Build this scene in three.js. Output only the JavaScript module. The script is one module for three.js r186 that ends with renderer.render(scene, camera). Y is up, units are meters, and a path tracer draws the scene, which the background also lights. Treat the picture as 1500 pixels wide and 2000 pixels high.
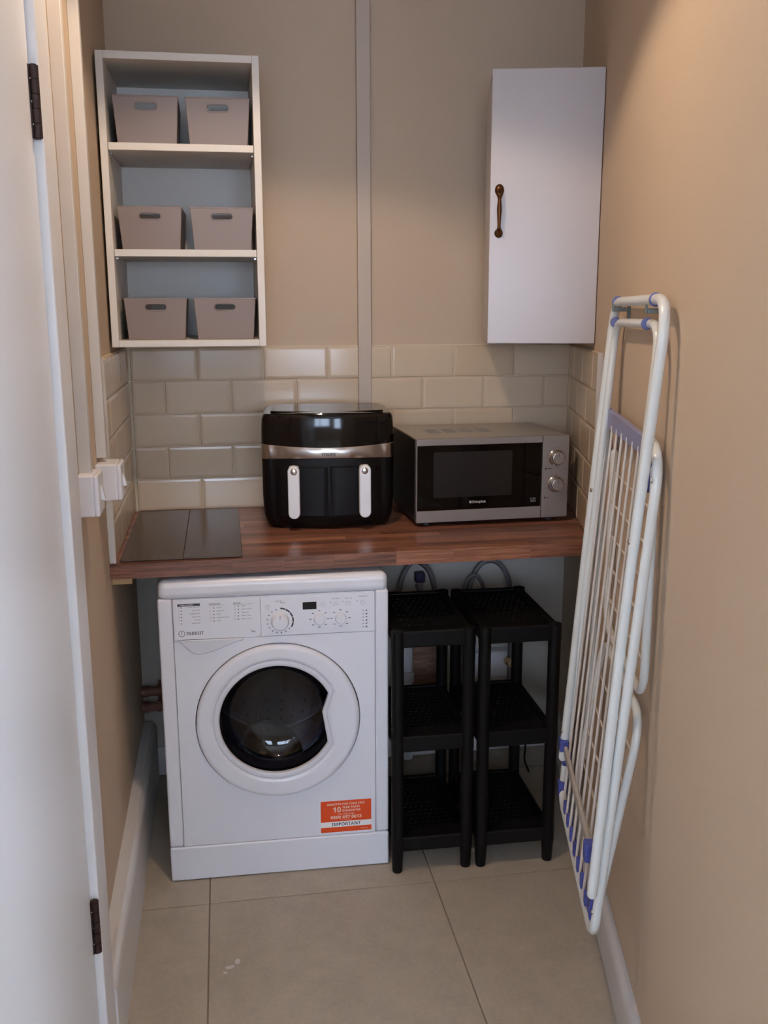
import * as THREE from 'three';
import { RoundedBoxGeometry } from 'three/addons/geometries/RoundedBoxGeometry.js';
import { TextGeometry } from 'three/addons/geometries/TextGeometry.js';
import { FontLoader } from 'three/addons/loaders/FontLoader.js';
import { mergeGeometries, toCreasedNormals } from 'three/addons/utils/BufferGeometryUtils.js';
import { RectAreaLightUniformsLib } from 'three/addons/lights/RectAreaLightUniformsLib.js';

// ---------------------------------------------------------------- camera, sky, lamp, exposure
RectAreaLightUniformsLib.init();
const scene = new THREE.Scene();
const camera = new THREE.PerspectiveCamera(55.73, 1500 / 2000, 0.05, 60);
camera.position.set(0.2785, 1.5429, 3.0697);
camera.up.set(0.0366, 0.97733, -0.20853);
camera.lookAt(0.2785 + 0.15868, 1.5429 - 0.21171, 3.0697 - 0.96437);

const renderer = new THREE.WebGLRenderer({ antialias: true });
renderer.toneMapping = THREE.LinearToneMapping;
renderer.toneMappingExposure = 1.04;
renderer.shadowMap.enabled = true;

// overcast daylight outside the kitchen window behind the camera
scene.background = new THREE.Color().setRGB(10.1, 12.5, 16.4);

// warm recessed downlight in the ceiling of the utility passage
const LAMP = new THREE.Vector3(0.38, 2.47, 1.2);
const downlight = new THREE.SpotLight(0xffe2c2, 2.4, 0, 1.19, 0.12, 2);
downlight.position.set(LAMP.x, LAMP.y - 0.004, LAMP.z);
downlight.target.position.set(LAMP.x, 0, LAMP.z);
downlight.castShadow = true;
downlight.shadow.radius = 2.0;
downlight.shadow.mapSize.set(1024, 1024);
scene.add(downlight, downlight.target);

// ---------------------------------------------------------------- helpers
const font = await new FontLoader().loadAsync('fonts/droid/droid_sans_bold.typeface.json');
const used = {};
function numbered(n) { used[n] = (used[n] ?? -1) + 1; return used[n] ? `${n}_${String(used[n]).padStart(3, '0')}` : n; }
let seed = 7;
const rnd = () => { seed = (seed * 1664525 + 1013904223) >>> 0; return seed / 4294967296; };
const rr = (a, b) => a + (b - a) * rnd();

function prep(g) {
  let h = g.index ? g.toNonIndexed() : g;
  for (const k of Object.keys(h.attributes)) if (!['position', 'normal', 'uv'].includes(k)) h.deleteAttribute(k);
  if (!h.attributes.normal) h.computeVertexNormals();
  if (!h.attributes.uv) h.setAttribute('uv', new THREE.BufferAttribute(new Float32Array(h.attributes.position.count * 2), 2));
  return h;
}
function metreUV(g) {            // uv in metres from the face's main direction
  const p = g.attributes.position, n = g.attributes.normal, u = g.attributes.uv;
  for (let i = 0; i < p.count; i++) {
    const ax = Math.abs(n.getX(i)), ay = Math.abs(n.getY(i)), az = Math.abs(n.getZ(i));
    if (ay >= ax && ay >= az) u.setXY(i, p.getX(i), p.getZ(i));
    else if (ax >= az) u.setXY(i, p.getZ(i), p.getY(i));
    else u.setXY(i, p.getX(i), p.getY(i));
  }
  return g;
}
function geo(list) { const a = (Array.isArray(list) ? list : [list]).map(prep); return metreUV(a.length > 1 ? mergeGeometries(a, false) : a[0]); }
function mesh(name, list, mat, parent, keepUV) {
  const g = keepUV ? list : geo(list);
  const m = new THREE.Mesh(g, mat); m.castShadow = m.receiveShadow = true;
  m.name = parent ? name : numbered(name);
  (parent ?? scene).add(m);
  return m;
}
function thing(name, label, category, [x, y, z] = [0, 0, 0], turn = 0, group) {
  const o = new THREE.Group(); o.name = numbered(name); o.position.set(x, y, z); o.rotation.y = turn;
  o.userData = { label, category }; if (group) o.userData.group = group;
  scene.add(o); return o;
}
function struct(name, list, mat, parent) { const m = mesh(name, list, mat, parent); if (!parent) m.userData.kind = 'structure'; return m; }
function structGroup(name, [x, y, z] = [0, 0, 0], turn = 0) { const o = new THREE.Group(); o.name = numbered(name); o.position.set(x, y, z); o.rotation.y = turn; o.userData.kind = 'structure'; scene.add(o); return o; }
function copy(src, label) { const c = src.clone(); c.name = numbered(src.name); c.userData = { ...src.userData, label }; scene.add(c); return c; }

// box from corner to corner with softened edges
function bx(x0, x1, y0, y1, z0, z1, r = 0.0015, seg = 2) {
  const w = x1 - x0, h = y1 - y0, d = z1 - z0, rad = Math.min(r, w / 2.01, h / 2.01, d / 2.01);
  const g = rad > 1e-5 ? new RoundedBoxGeometry(w, h, d, seg, rad) : new THREE.BoxGeometry(w, h, d);
  return g.translate((x0 + x1) / 2, (y0 + y1) / 2, (z0 + z1) / 2);
}
function cyl(r0, r1, h, x, y, z, axis = 'y', seg = 28) {
  const g = new THREE.CylinderGeometry(r0, r1, h, seg);
  if (axis === 'z') g.rotateX(Math.PI / 2); if (axis === 'x') g.rotateZ(Math.PI / 2);
  return g.translate(x, y, z);
}
const V = (a) => new THREE.Vector3(...a);
function tube(pts, r, seg = 48, rad = 12, closed = false) {
  return new THREE.TubeGeometry(new THREE.CatmullRomCurve3(pts.map(V), closed, 'centripetal'), seg, r, rad, closed);
}
function polyTube(pts, corner, r, rad = 12) {       // straight runs with rounded bends
  const path = new THREE.CurvePath(), p = pts.map(V);
  let a = p[0];
  for (let i = 1; i < p.length - 1; i++) {
    const c = Array.isArray(corner) ? corner[i - 1] : corner;
    const e = p[i].clone().add(p[i - 1].clone().sub(p[i]).setLength(c)), s = p[i].clone().add(p[i + 1].clone().sub(p[i]).setLength(c));
    path.add(new THREE.LineCurve3(a, e)); path.add(new THREE.QuadraticBezierCurve3(e, p[i], s)); a = s;
  }
  path.add(new THREE.LineCurve3(a, p[p.length - 1]));
  const out = [];
  path.curves.forEach((c, k) => { const n = c.isLineCurve3 ? 6 : 9; for (let i = k ? 1 : 0; i <= n; i++) out.push(c.getPoint(i / n)); });
  const cv = new THREE.CatmullRomCurve3(out, false, 'centripetal');
  const g = [new THREE.TubeGeometry(cv, out.length * 2, r, rad, false)];
  for (const q of [p[0], p[p.length - 1]]) g.push(new THREE.SphereGeometry(r, rad, 6).translate(q.x, q.y, q.z));
  return g;
}
function rod(a, b, r, seg = 6) { return new THREE.TubeGeometry(new THREE.LineCurve3(V(a), V(b)), 1, r, seg, false); }
function plate(shape, depth, bevel = 0, seg = 2, curve = 32) {
  return new THREE.ExtrudeGeometry(shape, { depth, bevelEnabled: bevel > 0, bevelSize: bevel, bevelThickness: bevel, bevelOffset: -bevel, bevelSegments: seg, curveSegments: curve });
}
function rectShape(x0, y0, x1, y1, r = 0) {
  const s = new THREE.Shape();
  if (!r) { s.moveTo(x0, y0); s.lineTo(x1, y0); s.lineTo(x1, y1); s.lineTo(x0, y1); s.closePath(); return s; }
  s.moveTo(x0 + r, y0); s.lineTo(x1 - r, y0); s.absarc(x1 - r, y0 + r, r, -Math.PI / 2, 0); s.lineTo(x1, y1 - r); s.absarc(x1 - r, y1 - r, r, 0, Math.PI / 2);
  s.lineTo(x0 + r, y1); s.absarc(x0 + r, y1 - r, r, Math.PI / 2, Math.PI); s.lineTo(x0, y0 + r); s.absarc(x0 + r, y0 + r, r, Math.PI, Math.PI * 1.5);
  return s;
}
function slotPath(cx, cy, w, h) {
  const r = h / 2, a = w / 2 - r, s = new THREE.Path();
  s.moveTo(cx - a, cy - r); s.lineTo(cx + a, cy - r); s.absarc(cx + a, cy, r, -Math.PI / 2, Math.PI / 2); s.lineTo(cx - a, cy + r); s.absarc(cx - a, cy, r, Math.PI / 2, Math.PI * 1.5);
  return s;
}
function text(str, size, x, y, z, center = true, depth = 0.0004) {
  const g = new TextGeometry(str, { font, size, depth, curveSegments: 3, bevelEnabled: false });
  g.computeBoundingBox(); const b = g.boundingBox;
  return g.translate(x - (center ? (b.max.x + b.min.x) / 2 : 0), y, z);
}
function lathe(pts, seg = 64) { return new THREE.LatheGeometry(pts.map((p) => new THREE.Vector2(...p)), seg); }

// ---------------------------------------------------------------- textures and materials
function noiseField(n, cells, rand) {       // tiling value noise
  const g = new Float32Array(cells * cells).map(() => rand()), out = new Float32Array(n * n), sm = (t) => t * t * (3 - 2 * t);
  for (let y = 0; y < n; y++) for (let x = 0; x < n; x++) {
    const fx = x / n * cells, fy = y / n * cells, x0 = Math.floor(fx), y0 = Math.floor(fy), tx = sm(fx - x0), ty = sm(fy - y0), a = (i, j) => g[((j + cells) % cells) * cells + (i + cells) % cells];
    out[y * n + x] = (a(x0, y0) * (1 - tx) + a(x0 + 1, y0) * tx) * (1 - ty) + (a(x0, y0 + 1) * (1 - tx) + a(x0 + 1, y0 + 1) * tx) * ty;
  }
  return out;
}
function dataTex(n, f, srgb, rx = 1, ry = 1) {
  const d = new Uint8Array(n * n * 4);
  for (let i = 0; i < n * n; i++) { const c = f(i, i % n, Math.floor(i / n)); d[4 * i] = c[0]; d[4 * i + 1] = c[1]; d[4 * i + 2] = c[2]; d[4 * i + 3] = 255; }
  const t = new THREE.DataTexture(d, n, n); t.wrapS = t.wrapT = THREE.RepeatWrapping; t.magFilter = THREE.LinearFilter; t.minFilter = THREE.LinearMipmapLinearFilter; t.generateMipmaps = true;
  if (srgb) t.colorSpace = THREE.SRGBColorSpace; t.repeat.set(rx, ry); t.needsUpdate = true; return t;
}
const cl = (v) => Math.max(0, Math.min(255, v));
const nA = noiseField(256, 6, rnd), nB = noiseField(256, 23, rnd), nC = noiseField(256, 90, rnd), nD = noiseField(256, 128, rnd);
const rollerBump = dataTex(256, (i) => { const v = 90 + 90 * nC[i] + 60 * nD[i]; return [v, v, v]; }, false, 4, 4);
const stoneMap = dataTex(256, (i) => { const v = (nA[i] - .5) * 7 + (nB[i] - .5) * 7 + (nD[i] - .5) * 8; return [cl(176 + v), cl(163 + v * .95), cl(146 + v * .85)]; }, true, 1.3, 1.3);
const stoneRough = dataTex(256, (i) => { const v = cl(120 + (nA[i] - .5) * 30 + (nB[i] - .5) * 25); return [v, v, v]; }, false, 1.7, 1.7);
function woodTex(r, g, b, k) {     // grain runs along u
  const n = 256, c1 = noiseField(n, 32, rnd), c2 = noiseField(n, 64, rnd);
  return dataTex(n, (i, x, y) => {
    const s = c1[(y * n + ((x >> 3) + k * 31) % n)], s2 = c2[(y * n + ((x >> 2) + k * 17) % n)], line = Math.sin((y + 10 * nA[i]) * .55 + k) > .86 ? -16 : 0;
    const v = (s - .5) * 46 + (s2 - .5) * 26 + line; return [cl(r + v), cl(g + v * .72), cl(b + v * .55)];
  }, true, 2.2, 6);
}
const std = (o) => new THREE.MeshStandardMaterial(o), phy = (o) => new THREE.MeshPhysicalMaterial(o);
const M = {
  wall: std({ color: 0xccb7a0, roughness: .82, bumpMap: rollerBump, bumpScale: .0004 }),
  wallPale: std({ color: 0xc8c3bb, roughness: .85, bumpMap: rollerBump, bumpScale: .0004 }),
  ceiling: std({ color: 0xe6e0d6, roughness: .9 }),
  gloss: phy({ color: 0xdcd9d8, roughness: .42, clearcoat: .25, clearcoatRoughness: .25 }),
  trunkCream: phy({ color: 0xc6b7a8, roughness: .5 }),
  trunk: phy({ color: 0xcbc7c3, roughness: .4 }),
  grout: std({ color: 0xd9cdb9, roughness: .95 }),
  tileA: phy({ color: 0xd6c2a8, roughness: .16, specularIntensity: 1 }),
  tileB: phy({ color: 0xd3bea3, roughness: .18 }),
  tileC: phy({ color: 0xd9c6ad, roughness: .14 }),
  floorA: phy({ map: stoneMap, roughness: .55 }),
  floorGrout: std({ color: 0x8b7f72, roughness: .95 }),
  cabWhite: phy({ color: 0xe2ddd6, roughness: .5 }),
  doorWhite: phy({ color: 0xc3bdbe, roughness: .28 }),
  bin: phy({ color: 0x8c7b73, roughness: .36, specularIntensity: .8 }),
  brass: std({ color: 0x5f3f26, roughness: .36, metalness: .85 }),
  glassBoard: phy({ color: 0x54483f, roughness: .25, specularIntensity: .6 }),
  white: phy({ color: 0xe4e4ea, roughness: .3, clearcoat: .2, clearcoatRoughness: .2 }),
  whiteSoft: phy({ color: 0xdadae0, roughness: .38 }),
  grey: std({ color: 0x8d8d93, roughness: .45 }),
  rubber: std({ color: 0x2b2a30, roughness: .6 }),
  seal: phy({ color: 0x56555f, roughness: .45 }),
  drum: std({ color: 0x8e8e94, roughness: .26, metalness: .95 }),
  lifter: std({ color: 0xa4a4a8, roughness: .3, metalness: .8 }),
  holes: std({ color: 0x0c0c0e, roughness: .8 }),
  bowl: phy({ color: 0xa2a2aa, roughness: .03, transmission: 1, thickness: 0, ior: 1.5 }),
  pane: phy({ color: 0xffffff, transmission: 1, thickness: 0, roughness: 0, ior: 1.5 }),
  black: phy({ color: 0x0b090b, roughness: .1, specularIntensity: .9 }),
  blackSoft: phy({ color: 0x0c0a0d, roughness: .4, specularIntensity: .5 }),
  blackMatt: phy({ color: 0x0a0a0c, roughness: .55, specularIntensity: .4 }),
  steel: std({ color: 0xb9b1ab, roughness: .28, metalness: 1 }),
  chrome: std({ color: 0xd0d0d2, roughness: .2, metalness: 1 }),
  silver: phy({ color: 0x98928f, roughness: .42, metalness: .35 }),
  silverTop: phy({ color: 0xb3aca4, roughness: .36, metalness: .5 }),
  mwSide: phy({ color: 0x1b191b, roughness: .35 }),
  mwGlass: phy({ color: 0x070608, roughness: .06, specularIntensity: .6 }),
  mwMesh: phy({ color: 0x1d1a1b, roughness: .3 }),
  print: std({ color: 0x3a3a40, roughness: .7 }),
  printPale: std({ color: 0xb9b9bd, roughness: .6 }),
  rackWhite: phy({ color: 0xdfe3e2, roughness: .3, clearcoat: .3, clearcoatRoughness: .15 }),
  wire: phy({ color: 0xddd6cf, roughness: .38 }),
  blue: phy({ color: 0x4a55a8, roughness: .45 }),
  blueDull: phy({ color: 0x6a70a6, roughness: .45 }),
  bluePale: phy({ color: 0x8f93b8, roughness: .5 }),
  greyBar: phy({ color: 0xb4aea6, roughness: .5 }),
  hinge: std({ color: 0x33211d, roughness: .5, metalness: .4 }),
  pine: std({ map: woodTex(205, 172, 128, 3), roughness: .75 }),
  boardBrown: std({ map: woodTex(150, 118, 98, 5), roughness: .8 }),
  pipe: std({ color: 0x8a6050, roughness: .55 }),
  hose: std({ color: 0x7f7d82, roughness: .5, metalness: .3 }),
};
const staves = [[140, 92, 72], [156, 104, 80], [122, 80, 64], [176, 122, 92], [146, 98, 78]].map((c, i) => phy({ map: woodTex(...c, i), roughness: .34, clearcoat: .25, clearcoatRoughness: .2 }));

// ---------------------------------------------------------------- room shell
const T = Math.atan(0.235), HC = 2.5;                 // the right wall runs askew, closing in towards the camera
const RW = 1.41;                                      // its foot at the back wall
const onRight = (u) => [RW - Math.sin(T) * u, Math.cos(T) * u];
{ // floor with large square tiles
  const f = structGroup('floor');
  mesh('floor_bed', bx(-1.6, 2.6, -.08, -.004, -.15, 5.6, 0), M.floorGrout, f);
  const xs = [], step = .603, G = .0035;
  for (let i = -2; i < 4; i++) for (let j = -1; j < 4; j++) {
    const x0 = .193 + i * step, z0 = .757 - step + j * step;
    const a = Math.max(x0 + G / 2, i < -1 ? -.6 : -9), b = x0 + step - G / 2;
    const m = mesh('tile', bx(a, b, -.012, rr(-.0003, .0003), Math.max(z0 + G / 2, -.1), z0 + step - G / 2, .0012), M.floorA, f);
    m.geometry.translate(0, 0, 0);
    const u = m.geometry.attributes.uv, du = rnd(), dv = rnd(); for (let k = 0; k < u.count; k++) u.setXY(k, u.getX(k) + du, u.getY(k) + dv);
  }
  for (const [x, z, a, b] of [[.243, 1.018, .012, .007], [.262, 1.0, .008, .011], [.232, 1.036, .006, .005]]) { const e = new THREE.Shape(); for (let i = 0; i < 12; i++) { const q = i / 12 * Math.PI * 2, k = rr(.6, 1.1); e[i ? 'lineTo' : 'moveTo'](x + Math.cos(q) * a * k, -z + Math.sin(q) * b * k); } mesh('paint_fleck', plate(e, .0006).rotateX(-Math.PI / 2), M.trunk, f); }
  mesh('kitchen_floor', bx(-1.6, 2.6, -.012, 0, .757 + step * 3 + G / 2, 5.6, 0), M.floorA, f);
}
struct('ceiling', bx(-1.6, 2.6, HC, HC + .1, -.15, 5.6, 0), M.ceiling);

const tileGeo = {};
function tileOf(w) {
  const k = w.toFixed(3); if (tileGeo[k]) return tileGeo[k];
  const g = new THREE.ExtrudeGeometry(rectShape(-w / 2, -.0497, w / 2, .0497), { depth: .003, bevelEnabled: true, bevelSize: .009, bevelThickness: .0035, bevelOffset: -.009, bevelSegments: 2 });
  return (tileGeo[k] = geo([g]));
}
const tileMats = [M.tileA, M.tileB, M.tileC];
const H0 = .9007, ROW = .1018, PITCH = .2025;
function tileRun(parent, place, from, to, first) {     // five brick-bonded rows of bevelled tiles; place(mesh, s, y)
  for (let r = 0; r < 5; r++) {
    const off = first + ((r % 2) ? PITCH / 2 : 0);
    for (let k = -2; k < 12; k++) {
      const a = Math.max(from, off + k * PITCH), b = Math.min(to, off + (k + 1) * PITCH);
      if (b - a < .022) continue;
      const m = new THREE.Mesh(tileOf(b - a - .0028), tileMats[Math.floor(rnd() * 3)]); m.name = 'tile'; m.castShadow = m.receiveShadow = true;
      place(m, (a + b) / 2, H0 + .0505 + r * ROW);
      m.rotateX(rr(-.004, .004)); m.rotateY(rr(-.004, .004));
      parent.add(m);
    }
  }
}
const topTile = H0 + 5 * ROW;
{ // back wall
  const w = structGroup('wall_back');
  mesh('plaster', bx(-.15, 1.6, .86, HC, -.12, -.004, 0), M.wall, w);
  mesh('lower_plaster', bx(-.15, 1.6, -.02, .86, -.12, -.004, 0), M.wallPale, w);
  mesh('grout', bx(-.02, 1.43, H0 - .01, topTile + .001, -.004, .002, 0), M.grout, w);
  tileRun(w, (m, s, y) => m.position.set(s, y, .001), -.001, 1.415, .2 - PITCH * 2 + .0005);
}
{ // left wall: passage side, plaster with a tiled splashback up to a white edging
  const w = structGroup('wall_left');
  mesh('plaster', bx(-.14, -.02, -.02, HC, -.12, 2.45, 0), M.wall, w);
  mesh('grout', bx(-.02, -.012, H0 - .01, topTile + .001, -.004, .632, 0), M.grout, w);
  tileRun(w, (m, s, y) => { m.position.set(-.0125, y, s); m.rotation.y = Math.PI / 2; }, .004, .632, .03 - PITCH);
  mesh('edging', bx(-.02, -.0035, H0 + .001, topTile + .003, .6325, .641, .002), M.trunk, w);
}
{ // right wall, askew; local x = through the wall, local z = along it
  const w = structGroup('wall_right', [RW, 0, 0], -T);
  mesh('plaster', bx(0, .12, -.02, HC, -.2, 2.32, 0), M.wall, w);
  mesh('grout', bx(-.006, 0, H0 - .01, topTile + .001, -.01, .655, 0), M.grout, w);
  tileRun(w, (m, s, y) => { m.position.set(-.0055, y, s); m.rotation.y = -Math.PI / 2; }, .002, .655, .15 - PITCH);
  mesh('edging', bx(-.0145, 0, H0 + .001, topTile + .003, .6555, .664, .002), M.trunk, w);
}
{ // skirting boards
  const prof = (h) => { const s = new THREE.Shape(); s.moveTo(0, 0); s.lineTo(.018, 0); s.lineTo(.018, h - .03); s.quadraticCurveTo(.017, h - .01, .008, h - .004); s.lineTo(.006, h); s.lineTo(0, h); s.closePath(); return s; };
  const L = plate(prof(.2), 1.27); L.translate(-.02 + .022, 0, .02); L.translate(0, 0, 0);
  struct('baseboard_left', [L, bx(-.02, .003, 0, .2, .02, 1.29, 0)], M.gloss);
  const R = plate(prof(.125), 2.29); R.scale(-1, 1, 1); { const ix = R.index; if (!ix) { const p = R.attributes.position.array, n = R.attributes.normal.array; for (let i = 0; i < p.length; i += 9) for (const A of [p, n]) for (let k = 0; k < 3; k++) { const t = A[i + 3 + k]; A[i + 3 + k] = A[i + 6 + k]; A[i + 6 + k] = t; } } }
  R.rotateY(-T).translate(...[RW, 0, 0]); const o = onRight(.02); R.translate(o[0] - RW, 0, o[1]);
  struct('baseboard_right', R, M.gloss);
  struct('baseboard_back', bx(.0, 1.39, 0, .1, -.004, .012, .003), M.gloss);
}
{ // left-hand door: frame with architrave, closed leaf and two dark hinges
  const tr = structGroup('trim_1');
  mesh('architrave', [bx(-.02, .018, 0, 2.06, 1.305, 1.418, .004), bx(-.02, .01, 0, 2.06, 1.285, 1.31, .003)], M.gloss, tr);
  mesh('head_architrave', bx(-.02, .018, 2.04, 2.14, 1.305, 2.42, .004), M.gloss, tr);
  mesh('far_architrave', bx(-.02, .018, 0, 2.06, 2.3, 2.4, .004), M.gloss, tr);
  const d = structGroup('door_1', [.004, 0, 1.422]);
  mesh('door_leaf', bx(-.04, 0, .008, 2.035, 0, .868, .003), M.gloss, d);
  for (const y of [1.79, .37]) {
    const kn = []; for (let i = 0; i < 5; i++) kn.push(cyl(.0075, .0075, .0198, .007, y + .0105 + i * .0212, .004, 'y', 14));
    kn.push(cyl(.005, .005, .108, .007, y + .053, .004, 'y', 10), bx(-.001, .002, y, y + .106, .001, .012, .0005));
    const h = mesh('hinge', kn, M.hinge, d); h.userData.label = 'dark brown butt hinge with paint chips';
    mesh('screw', [.02, .053, .086].map((k) => cyl(.0022, .0022, .0012, .0025, y + k, .0085, 'x', 10)), M.chrome, h);
  }
}
{ // the kitchen behind the camera: closes the room, lets daylight in through one window
  const [ex, ez] = onRight(2.32);
  struct('wall_kitchen_right_return', bx(ex + .02, 2.5, -.02, HC, ez - .1, ez + .02, 0), M.wall);
  struct('wall_kitchen_left_return', bx(-1.6, -.1, -.02, HC, 2.37, 2.45, 0), M.wall);
  struct('wall_kitchen_left', bx(-1.6, -1.5, -.02, HC, 2.45, 5.6, 0), M.wall);
  // a wall along x or z with window openings cut through it: openings are [from, to, sill, head]
  const pierced = (name, alongZ, a0, a1, t0, t1, holes) => {
    const B = (p0, p1, y0, y1) => alongZ ? bx(t0, t1, y0, y1, p0, p1, 0) : bx(p0, p1, y0, y1, t0, t1, 0), g = []; let p = a0;
    for (const [h0, h1, y0, y1] of holes) { g.push(B(p, h0, -.02, HC), B(h0, h1, -.02, y0), B(h0, h1, y1, HC)); p = h1; }
    g.push(B(p, a1, -.02, HC)); struct(name, g, M.wall);
    holes.forEach(([h0, h1, y0, y1]) => {
      const w = structGroup('window_1'), f = .045, m = (t0 + t1) / 2, F = (p0, p1, q0, q1, e = .03) => alongZ ? bx(m - e, m + e, q0, q1, p0, p1) : bx(p0, p1, q0, q1, m - e, m + e), c = (h0 + h1) / 2;
      mesh('window_frame', [F(h0, h1, y0, y0 + f), F(h0, h1, y1 - f, y1), F(h0, h0 + f, y0, y1), F(h1 - f, h1, y0, y1), ...(h1 - h0 > .7 ? [F(c - .03, c + .03, y0, y1)] : [])], M.gloss, w);
      mesh('window_sill', alongZ ? bx(t0 - .05, t1, y0 - .03, y0, h0 - .03, h1 + .03, .004) : bx(h0 - .03, h1 + .03, y0 - .03, y0, t0 - .05, t1, .004), M.gloss, w);
      const pn = new THREE.PlaneGeometry(h1 - h0, y1 - y0); if (alongZ) pn.rotateY(-Math.PI / 2).translate(m, (y0 + y1) / 2, c); else pn.rotateY(Math.PI).translate(c, (y0 + y1) / 2, m);
      mesh('pane', pn, M.pane, w);
    });
  };
  pierced('wall_kitchen_right', true, ez - .1, 5.6, 2.5, 2.64, [[2.9, 4.5, .95, 2.2]]);
  pierced('wall_front', false, -1.6, 2.64, 5.4, 5.54, [[-1.1, .45, 1.22, 2.25], [.8, 1.35, .98, 2.15]]);
}
{ // recessed downlight fitting
  const d = thing('ceiling_downlight', 'round white recessed downlight in the passage ceiling', 'light', [LAMP.x, HC, LAMP.z]);
  mesh('bezel', lathe([[.03, -.02], [.034, -.006], [.047, -.004], [.047, 0], [.03, 0]], 40), M.whiteSoft, d);
  const b = mesh('bulb', lathe([[0, -.024], [.022, -.024], [.026, -.018], [.026, -.004]], 32), std({ color: 0xffffff, emissive: 0xffd9ac, emissiveIntensity: 6 }), d);
  b.castShadow = false;
}

// ---------------------------------------------------------------- white cable trunking
{
  const t = thing('cable_trunking', 'cream painted vertical cable trunking on the back wall between the two cupboards', 'trunking', [.721, 0, 0], 0, 'cable trunkings');
  mesh('cover', bx(-.0205, .0205, H0, 2.49, -.003, .02, .002), M.trunkCream, t);
  const a = thing('cable_trunking', 'white trunking running down the left wall to the switch nearest the door frame', 'trunking', [-.02, 0, 1.035], 0, 'cable trunkings');
  mesh('cover', bx(0, .0255, 1.2, 2.49, -.0125, .0125, .002), M.trunk, a);
  const b = thing('cable_trunking', 'white trunking on the left wall ending at the switch over the worktop', 'trunking', [-.02, 0, .752], 0, 'cable trunkings');
  mesh('cover', bx(0, .0235, 1.19, 2.49, -.0125, .0125, .002), M.trunk, b);
}
function switchBox(label, z, y, dp) {
  const s = thing('wall_switch', label, 'switch', [-.02, y, z], 0, 'switch boxes on the left wall');
  mesh('back_box', bx(0, dp - .01, -.043, .043, -.043, .043, .004), M.white, s);
  mesh('face_plate', bx(dp - .011, dp, -.0432, .0432, -.0432, .0432, .005, 3), M.white, s);
  const sh = new THREE.Shape(); sh.moveTo(0, -.014); sh.lineTo(.009, -.014); sh.lineTo(.003, .014); sh.lineTo(0, .014); sh.closePath();
  mesh('rocker', plate(sh, .014, .0006).translate(dp - .001, 0, -.007), M.white, s);
}
switchBox('white square switch box on the left wall, nearest the door frame', 1.037, 1.16, .042);
switchBox('white square switch box on the left wall above the worktop end', .757, 1.137, .058);

// ---------------------------------------------------------------- worktop
{
  const t = thing('worktop', 'block wood worktop with red brown staves over the washing machine', 'worktop', [0, .8627, 0]);
  const x1At = (z) => RW - .235 * z - .004, zf = (x) => .6465 - .0195 * x;      // right end follows the askew wall
  const RWN = 16, d = .6465 / RWN;
  for (let r = 0; r < RWN; r++) {
    let x = -.019; const zb = .003 + r * d;
    const end = x1At((r + 1) * d);
    let k = 0;
    while (x < end - .01) {
      let x2 = x + (k++ ? rr(.26, .5) : rr(.12, .45)); if (x2 > end - .1) x2 = end;
      const last = r === RWN - 1, za = (q) => (zb * zf(q) / .6465), zc = (q) => ((zb + d) * zf(q) / .6465) - (last ? .002 : 0);
      const s = new THREE.Shape(); s.moveTo(x, -za(x)); s.lineTo(x2 - .0002, -za(x2)); s.lineTo(x2 - .0002, -zc(x2) + .0002); s.lineTo(x, -zc(x) + .0002); s.closePath();
      const g = new THREE.ExtrudeGeometry(s, { depth: .037, bevelEnabled: false }); g.rotateX(-Math.PI / 2); g.translate(0, .001, 0);
      const m = mesh('stave', g, staves[Math.floor(rnd() * 5)], t);
      const u = m.geometry.attributes.uv, du = rnd(), dv = rnd(); for (let i = 0; i < u.count; i++) u.setXY(i, u.getX(i) + du, u.getY(i) + dv);
      x = x2;
    }
  }
  const cuts = [-.0195, .355, .78, 1.02, 1.2555];     // stave ends glued along the front edge
  for (let i = 0; i < 4; i++) {
    const a = cuts[i], b = cuts[i + 1], s = new THREE.Shape();
    s.moveTo(a, -zf(a) + .002); s.lineTo(b - .0003, -zf(b) + .002); s.lineTo(b - .0003, -zf(b)); s.lineTo(a, -zf(a)); s.closePath();
    const g = new THREE.ExtrudeGeometry(s, { depth: .038, bevelEnabled: false }); g.rotateX(-Math.PI / 2);
    mesh('edge_strip', g, staves[[3, 1, 3, 4][i]], t);
  }
  for (const [label, a, b] of [['left of two flat grey brown glass boards on the worktop, against the tiled side wall', .003, .1595], ['right of two flat grey brown glass boards, in the middle of the worktop left half', .1605, .3105]]) {
    const g = thing('glass_board', label, 'board', [(a + b) / 2, H0 + .001, .33], 0, 'glass boards on the worktop');
    mesh('glass_sheet', bx(-(b - a) / 2, (b - a) / 2, 0, .005, -.3, .297, .002), M.glassBoard, g);
  }
  const bt = thing('support_batten', 'pale pine batten under the left end of the worktop', 'batten', [-.02, .84, .02], 0, 'battens under the worktop');
  mesh('batten', bx(0, .05, 0, .0225, 0, .595, .0015), M.pine, bt);
  const [bxx, bzz] = onRight(.02), br = thing('support_batten', 'pale batten under the right end of the worktop by the drying rack', 'batten', [bxx, .84, bzz], -T, 'battens under the worktop');
  mesh('batten', bx(-.03, 0, 0, .0225, 0, .6, .0015), M.pine, br);
}

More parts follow.
